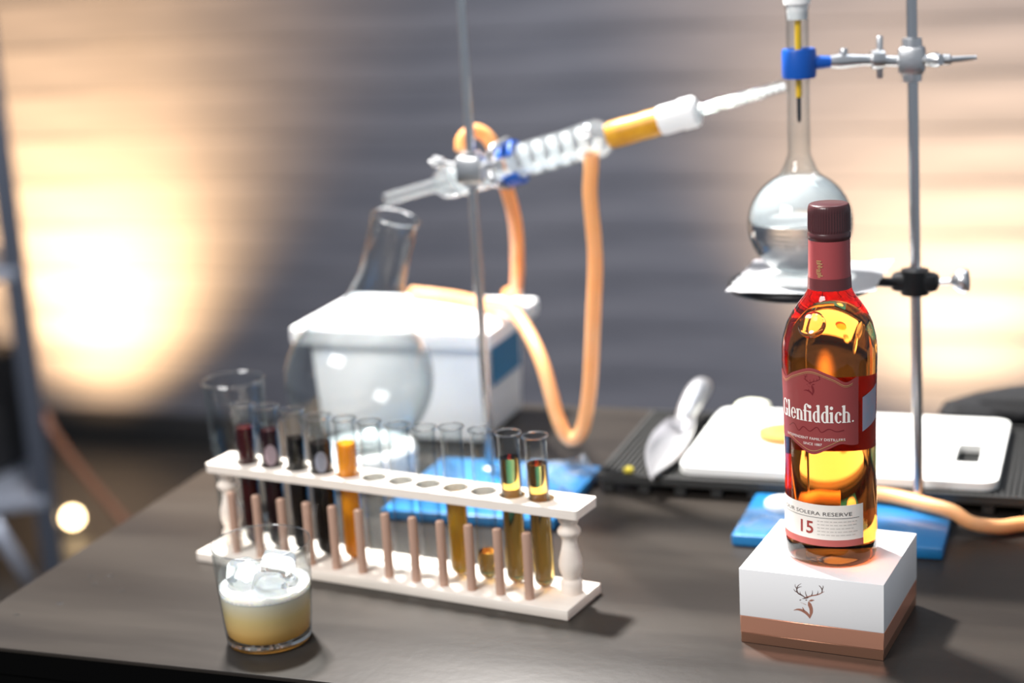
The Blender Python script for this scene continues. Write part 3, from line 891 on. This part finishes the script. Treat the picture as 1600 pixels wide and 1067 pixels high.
hose('rubber_hose', [(-.5125, 1.683, .362), (-.5135, 1.682, .345), (-.5155, 1.680, .315), (-.5130, 1.680, .249), (-.5185, 1.680, .180), (-.5255, 1.680, .108), (-.5360, 1.680, .060), (-.5500, 1.680, .047), (-.5640, 1.684, .066),
                     (-.5863, 1.706, .122), (-.6135, 1.740, .150), (-.6418, 1.775, .163), (-.680, 1.835, .1560), (-.7200, 1.876, .1490), (-.770, 1.905, .1485), (-.830, 1.925, .1485)], .0080, 'rubber_tube_lit',
     'orange rubber hose hanging in a deep loop from the condenser to the white box')
hose('rubber_hose', [(-.6660, 1.707, .3600), (-.6660, 1.713, .372), (-.6540, 1.722, .3790), (-.6380, 1.726, .3640), (-.6264, 1.730, .318), (-.6285, 1.760, .2696), (-.6502, 1.820, .2129), (-.6700, 1.870, .1785), (-.6870, 1.910, .158), (-.705, 1.932, .1485)],
     .0078, 'rubber_tube', 'orange rubber hose curving from behind the rod down onto the white box lid')
def wp(x, y): return (.9397 * x - .342 * y, .342 * x + .9397 * y)
hose('rubber_hose', [(-.275, 1.628, .0205), (-.240, 1.634, .0205), (-.2036, 1.6335, .0205), (-.160, 1.6120, .0205), (-.138, 1.5990, .0200), (-.120, 1.5930, .0120), (*wp(.4573, 1.5320), .0085), (*wp(.4834, 1.5360), .0085), (*wp(.53, 1.530), .0085), (*wp(.60, 1.510), .0085)],
     .0072, 'rubber_tube_lit', 'orange rubber hose lying across the right blue base and table')

# ---------------------------------------------------------------- heated flask on ring and gauze
RC = Vector((-.2823, 1.600, .3030)); RB = .0502
bf = thing('boiling_flask', 'small long-necked glass flask half full of clear water on wire gauze', 'flask', RC)
gp = flask_prof(RB, .0108, .205, .0012, .0006, 152)
obj('glass_body', lathe(gp, 56), 'glass', bf, smooth=70)
lv_ = .003
wpz = [((RB - .0014) * math.sin(R(a)), -(RB - .0014) * math.cos(R(a))) for a in range(0, 93, 6)]
wpz = [q for q in wpz if q[1] < lv_] + [(math.sqrt((RB - .0014) ** 2 - lv_ ** 2), lv_)]
obj('water', lathe(wpz + [(0, lv_)], 56), 'water', bf, smooth=60)
fog = [((RB - .0020) * math.sin(R(a)), -(RB - .0020) * math.cos(R(a))) for a in range(96, 153, 7)]
fogi = [(r - .0004, z - .0003) for r, z in fog][::-1]
obj('condensation', ringlathe(fog + fogi, 48), 'glass_soft', bf, smooth=60)
obj('stopper', lathe([(0, .192), (.0090, .192), (.0098, .2055), (.0122, .206), (.0126, .2110), (.0118, .2125), (.0118, .232), (.0100, .235), (0, .235)], 28), 'white_plastic', bf)
th = thing('thermometer', 'yellow thermometer hanging inside the long flask neck', 'thermometer', (RC.x + .0005, RC.y, RC.z + .10))
obj('scale_tube', lathe([(0, .020), (.0026, .020), (.0030, .023), (.0030, .135), (0, .135)], 14), 'thermo', th)
obj('bulb', lathe([(0, -.004), (.0014, -.003), (.0020, 0), (.0021, .018), (.0024, .0205), (0, .0205)], 14), 'dark_tip', th)

gz = .2505
ga = thing('wire_gauze', 'square metal gauze sheet with white ceramic centre under the water flask', 'gauze', (-.2720, 1.596, gz), 0)
gs = .069
gauze = crumple(18, 18, gs * 2, gs * 2, 0, 0, 1)
gauze = ([(x, y, .0075 * max(0, abs(x) / gs - .55) * (1 if x > 0 else .2) + .004 * max(0, y / gs - .6)) for x, y, z in gauze[0]], gauze[1])
M['gauze'] = mat('steel_gauze', 'c9cbce', .35, metal=.9, bump=.6, bscale=700)
obj('sheet', gauze, 'gauze', ga)
obj('ceramic_disc', lathe([(0, .0004), (.046, .0004), (.0485, .0008), (.046, .0014), (0, .0016)], 40), 'white_plastic', ga, loc=(-.006, .001, 0))
rg = thing('ring_support', 'black iron ring support screwed to the right stand rod', 'ring support', (-.1778, 1.628, .2410))
rc = Vector((RC.x, RC.y, gz)) - Vector((-.1778, 1.628, .2410))
obj('ring', tube([(rc.x + .066 * math.cos(2 * math.pi * i / 40), rc.y + .066 * math.sin(2 * math.pi * i / 40), .0030) for i in range(40)], .0050, 10, closed=True), 'black_iron', rg)
obj('arm', tube([(-.006, -.002, -.001), (rc.x + .066, rc.y + .012, .003)], .0048, 12), 'black_iron', rg)
obj('boss', [box(.046, .022, .018, bev=.006), lathe([(0, -.012), (.0135, -.012), (.0145, 0), (.0135, .012), (0, .012)], 24)], 'black_iron', rg)
ts = obj('thumb_screw', tf(lathe([(0, 0), (.0032, 0), (.0032, .014), (.0060, .016), (.0105, .021), (.0120, .026), (.0105, .030), (0, .032)], 20), aim((.020, 0, 0), (.06, -.004, .004))), 'zinc', rg)

# neck clamp of the heated flask
nc = thing('neck_clamp', 'silver clamp with blue grip round the flask neck on the right stand', 'clamp', (-.1810, 1.628, .4525))
gc = Vector((RC.x + .001, RC.y, .4545)) - Vector((-.1810, 1.628, .4525))
gv = Matrix.Translation(gc)
grip = ringlathe([(.0112, -.0135), (.0152, -.0135), (.0160, -.011), (.0160, .011), (.0152, .0135), (.0112, .0135)], 28)
obj('blue_grip', tf(grip, gv), 'blue_plastic', nc)
obj('grip_stem', tube([gc + Vector((.013, .003, 0)), gc + Vector((.030, .0075, 0))], [.0070, .0052], 14), 'blue_plastic', nc)
obj('arm', tube([gc + Vector((.028, .007, 0)), gc + Vector((.036, .010, 0)), gc + Vector((.058, .016, 0)), Vector((-.012, -.001, -.001)), Vector((.020, .003, -.001)), Vector((.034, .004, -.001)), Vector((.036, .004, -.001)), Vector((.058, .006, 0))],
                   [.0060, .0072, .0052, .0052, .0052, .0050, .0030, .0022], 14), 'zinc', nc)
obj('collar', tf(lathe([(0, -.006), (.0085, -.006), (.0095, 0), (.0085, .006), (0, .006)], 18), aim(gc + Vector((.070, .019, 0)), gc + Vector((.078, .022, 0)))), 'zinc', nc)
obj('wing_nut', [box(.006, .004, .040, tuple(gc + Vector((.072, .019, .002))), bev=.0018), box(.010, .007, .010, tuple(gc + Vector((.072, .019, 0))), bev=.002)], 'zinc', nc)
obj('knob', tf(lathe([(0, 0), (.0035, 0), (.004, .006), (.0028, .008), (0, .008)], 12), aim(gc + Vector((.040, .011, .004)), gc + Vector((.040, .011, .02)))), 'zinc', nc)
obj('boss_head', [box(.024, .022, .026, bev=.004), tf(lathe([(0, -.020), (.009, -.020), (.0105, 0), (.009, .020), (0, .020)], 18), T(0, 0, 0))], 'zinc', nc)
obj('thumb_screw', tf(lathe([(0, 0), (.0030, 0), (.0030, .008), (.0062, .010), (.0070, .016), (.0050, .021), (0, .022)], 16), aim((.010, -.006, 0), (.05, -.03, .002))), 'zinc', nc)

# ---------------------------------------------------------------- bar mat, cutting board and what lies on them
MX0, MX1, MY0, MY1 = -.513, .06, 1.648, 1.887
bmth = thing('bar_mat', 'black ribbed rubber bar mat with slotted sides under the cutting board', 'bar mat', ((MX0 + MX1) / 2, (MY0 + MY1) / 2, 0))
mw, md = MX1 - MX0, MY1 - MY0
obj('plate', box(mw, md, .006, (0, 0, .0135), bev=.0015), 'mat_rubber', bmth)
rim = [box(mw, .005, .004, (0, s_ * (md / 2 - .0025), .0185)) for s_ in (-1, 1)] + [box(.005, md - .010, .004, (s_ * (mw / 2 - .0025), 0, .0185)) for s_ in (-1, 1)]
obj('raised_rim', rim, 'mat_rubber', bmth)
rb = []
nr = 95
for i in range(nr): rb.append(box(.0028, md - .016, .0030, (-mw / 2 + .009 + (mw - .018) * i / (nr - 1), 0, .0180)))
o = obj('ribs', rb, 'mat_rubber', bmth, smooth=0); o['kind'] = 'stuff'
pst = mesh('foot', box(.012, .010, .0105, (0, 0, .00525), bev=.001, seg=1), 'mat_rubber')
for i in range(15):
    for yy in (-md / 2 + .008, md / 2 - .008): obj('foot', pst, None, bmth, loc=(-mw / 2 + .012 + (mw - .024) * i / 14, yy, 0))


def board_mesh():
    bm = bmesh.new()
    a = [bm.verts.new((x, y, 0)) for x, y in rrect(-.427, -.101, 1.662, 1.880, .016, 6)]
    b = [bm.verts.new((x, y, 0)) for x, y in rrect(-.1484, -.1230, 1.722, 1.784, .004, 3)]
    E_ = [bm.edges.new((L[i], L[(i + 1) % len(L)])) for L in (a, b) for i in range(len(L))]
    bmesh.ops.triangle_fill(bm, edges=E_, use_beauty=True)
    d = [f for f in bm.faces if -.148 < f.calc_center_median().x < -.1235 and 1.7225 < f.calc_center_median().y < 1.7835]
    if d: bmesh.ops.delete(bm, geom=d, context='FACES_ONLY')
    e = bmesh.ops.extrude_face_region(bm, geom=list(bm.faces))
    bmesh.ops.translate(bm, vec=(0, 0, .009), verts=[v for v in e['geom'] if isinstance(v, bmesh.types.BMVert)])
    bm.verts.index_update()
    r = ([v.co + Vector((0, 0, .0206)) for v in bm.verts], [tuple(v.index for v in f.verts) for f in bm.faces]); bm.free(); return r


tag(obj('cutting_board', board_mesh(), 'board'), 'white plastic cutting board with square hole on the black bar mat', 'cutting board')
BZ = .0296


ow = thing('orange_slice', 'thick cut orange slice lying flat on the white cutting board', 'orange', (-.333, 1.776, BZ + .0003), R(-20))
obj('flesh', lathe([(0, 0), (.0275, 0), (.0275, .0085), (.025, .0092), (.004, .0088), (0, .0080)], 32), 'citrus', ow)
obj('peel', ringlathe([(.0277, 0), (.0300, .001), (.0303, .0045), (.0298, .0080), (.0277, .0086)], 32), 'peel', ow)
tag(obj('lemon_half', [blob(.021, .016, .009, .12, 2, 3)], 'pith', loc=(-.386, 1.858, BZ + .008), rot=(0, 0, R(15))), 'pale peeled citrus lump at the back edge of the cutting board', 'citrus')
tag(obj('lemon_crumb', [blob(.0055, .004, .004, .3, 3, 5, 2)], 'crumb', loc=(-.4806, 1.660, .0225)), 'tiny yellow lemon scrap on the black bar mat', 'crumb')


def scoop_mesh():
    V, F = [], []; n, m = 16, 14
    for i in range(n + 1):
        tt_ = i / n; y = -.085 + .165 * tt_
        wd_ = .022 * (math.sin(min(1, tt_ / .55 + .06) * math.pi / 2)) if tt_ < .55 else .022 - .007 * ((tt_ - .55) / .45) ** 2
        dp = .004 + .014 * min(1, tt_ / .6)
        for layer in (0, 1):
            for j in range(m + 1):
                a = R(-90 + 180 * j / m); x = wd_ * math.sin(a); z = dp * (1 - math.cos(a)) * 1.0 + (0 if layer == 0 else .0016)
                V.append((x * (1 if layer == 0 else .96), y, z))
    q = 2 * (m + 1)
    for i in range(n):
        for j in range(m):
            a = i * q + j; F.append((a, a + 1, a + q + 1, a + q)); a += m + 1; F.append((a, a + q, a + q + 1, a + 1))
        for j in (0, m): a = i * q + j; F.append((a, a + q, a + q + m + 1, a + m + 1))
    for i in (0, n):
        for j in range(m): a = i * q + j; F.append((a, a + 1, a + m + 2, a + m + 1))
    # closed back wall
    k = len(V); V.append((0, .082, .012))
    for j in range(m): F.append((n * q + j, n * q + j + 1, k))
    F.append((n * q, n * q + m, k))
    return V, F


sc = thing('ice_scoop', 'silver metal ice scoop resting on the bar mat beside the board', 'ice scoop', (-.4520, 1.722, .0205), R(2))
obj('bowl', scoop_mesh(), 'scoop', sc, smooth=60)
obj('handle', tube(catmull([(0, .074, .012), (0, .092, .017), (.002, .112, .024), (.005, .132, .031), (.009, .150, .035), (.014, .162, .034)], 5), [.010, .010, .010, .010, .010, .0105, .011, .0115, .012, .0122, .0124, .0126, .0128, .013, .013, .013, .013, .013, .013, .0125, .012, .011, .0095, .008, .006, .003], 14), 'scoop', sc)

tag(obj('black_bag', [blob(.14, .040, .026, .22, 1.6, 9, 4), tf(blob(.08, .030, .020, .3, 2, 4, 3), T(-.075, -.004, -.004))], 'bag', loc=(-.03, 1.936, .027)), 'crumpled black cloth bag behind the cutting board at the right', 'bag')

# ---------------------------------------------------------------- water drops on the table
DL = ['tiny water drop nearest the left front corner of the table', 'tiny water drop second nearest the left front corner', 'tiny water drop nearest of the tight trio on the table', 'leftmost tiny water drop of the tight trio on the table',
      'rightmost tiny water drop of the tight trio on the table', 'tiny water drop closest to the cocktail tumbler']
for i, (x, y) in enumerate([(-.950, 1.224), (-.9261, 1.258), (-.9191, 1.3071), (-.9342, 1.3239), (-.9142, 1.3279), (-.8826, 1.2967)]):
    tag(obj('water_drop', lathe([(0, .0001), (.0030, .0001), (.0026, .0005), (.0020, .00078), (.0012, .00098), (.0005, .00105), (0, .00106)], 20), 'drop', loc=(x, y, 0)), DL[i], 'water drop', 'water drops on the table')

# ---------------------------------------------------------------- behind the table at the left: steel shelving, floor uplights, cable
sh = thing('steel_shelving', 'blue-grey steel shelving frame standing at the far left by the wall', 'shelving', (-2.435, 3.30, FZ), R(34))
for x, y in ((0, 0), (-.585, 0), (0, .30), (-.585, .30)): obj('post', box(.05 if y == 0 else .035, .035, 1.9, (x, y, .95), bev=.003), 'post', sh)
for z in (.205, .77, 1.30): obj('shelf', box(.60, .34, .03, (-.295, .15, z), bev=.004), 'shelf', sh)
obj('brace', box(.03, .008, .62, (0, 0, 0), bev=.002), 'shelf', sh, loc=(-.09, -.02, .09), rot=(0, R(-22), 0)).scale = (1, 1, .3)
tag(obj('dark_crate', box(.26, .26, .30, (0, 0, .15), bev=.01), 'crate', loc=(-2.76, 3.45, FZ + .22)), 'dark crate on the steel shelving at the far left', 'crate')


def uplight(label, x, y, tgt, energy, size, blend, col, squeeze):
    p = Vector((x, y, FZ)); d = (Vector(tgt) - (p + Vector((0, 0, .10)))).normalized()
    u = thing('floor_uplight', label, 'uplight', p, 0, 'floor uplights')
    obj('base', box(.12, .12, .012, (0, 0, .006), bev=.003), 'lamp_can', u)
    obj('yoke', [box(.008, .03, .09, (sx * .058, 0, .055), bev=.002) for sx in (-1, 1)] + [box(.124, .03, .008, (0, 0, .014))], 'lamp_can', u)
    c = Vector((0, 0, .10)); Mx = aim(c - d * .05, c + d * .05)
    obj('can', tf(ringlathe([(.048, 0), (.052, .002), (.052, .105), (.049, .105), (.046, .090), (.046, .004)], 28), Mx), 'lamp_can', u)
    obj('lens', tf(lathe([(0, .086), (.046, .086), (.046, .0895), (.030, .094), (0, .096)], 28), Mx), 'lens', u)
    l = bpy.data.lights.new('uplight_beam', 'SPOT'); l.energy = energy; l.color = col; l.spot_size = R(size); l.spot_blend = blend; l.shadow_soft_size = .04
    o = bpy.data.objects.new('uplight_beam', l); COL.objects.link(o); o.parent = u; o.location = c + d * .07
    o.rotation_euler = d.to_track_quat('-Z', 'Y').to_euler()
    o.scale = (squeeze, 1, 1)
    return u


uplight('glowing floor uplight near the shelving, washing the wall at left', -2.90, 3.63, (-2.95, WALLY, .16), 600, 128, 1, (1, .60, .27), .54)
uplight('floor uplight hidden behind the table, washing the wall at right', -.40, 3.55, (-.40, WALLY, -.04), 320, 92, 1, (1, .65, .34), .8)
tag(obj('floor_cable', tube(catmull([(-2.41, 3.32, -.50), (-2.3886, 3.30, -.532), (-2.3141, 3.3, -.640), (-2.2139, 3.3, -.756), (-2.10, 3.28, -.86), (-2.0, 3.2, FZ + .012), (-1.8, 3.1, FZ + .012)], 6), .011, 10), 'cable'), 'brown-orange cable hanging from the shelving to the floor', 'cable')

# small lamp on the floor, its face turned to the room
lp = thing('floor_lamp_head', 'small bright glowing lamp on the floor beside the shelving', 'lamp', (-2.575, 3.600, FZ), R(35))
lp.scale = (.62, .62, .62)
obj('stand', box(.07, .06, .010, (0, 0, .005), bev=.002), 'lamp_can', lp)
obj('housing', tf(ringlathe([(.040, 0), (.046, .002), (.046, .050), (.043, .050), (.040, .044)], 24), aim((0, .03, .06), (0, -.03, .072))), 'lamp_can', lp)
obj('bulb', tf(lathe([(0, .018), (.026, .024), (.036, .034), (.034, .046), (.018, .056), (0, .059)], 24), aim((0, .03, .06), (0, -.03, .072))), 'lens', lp)
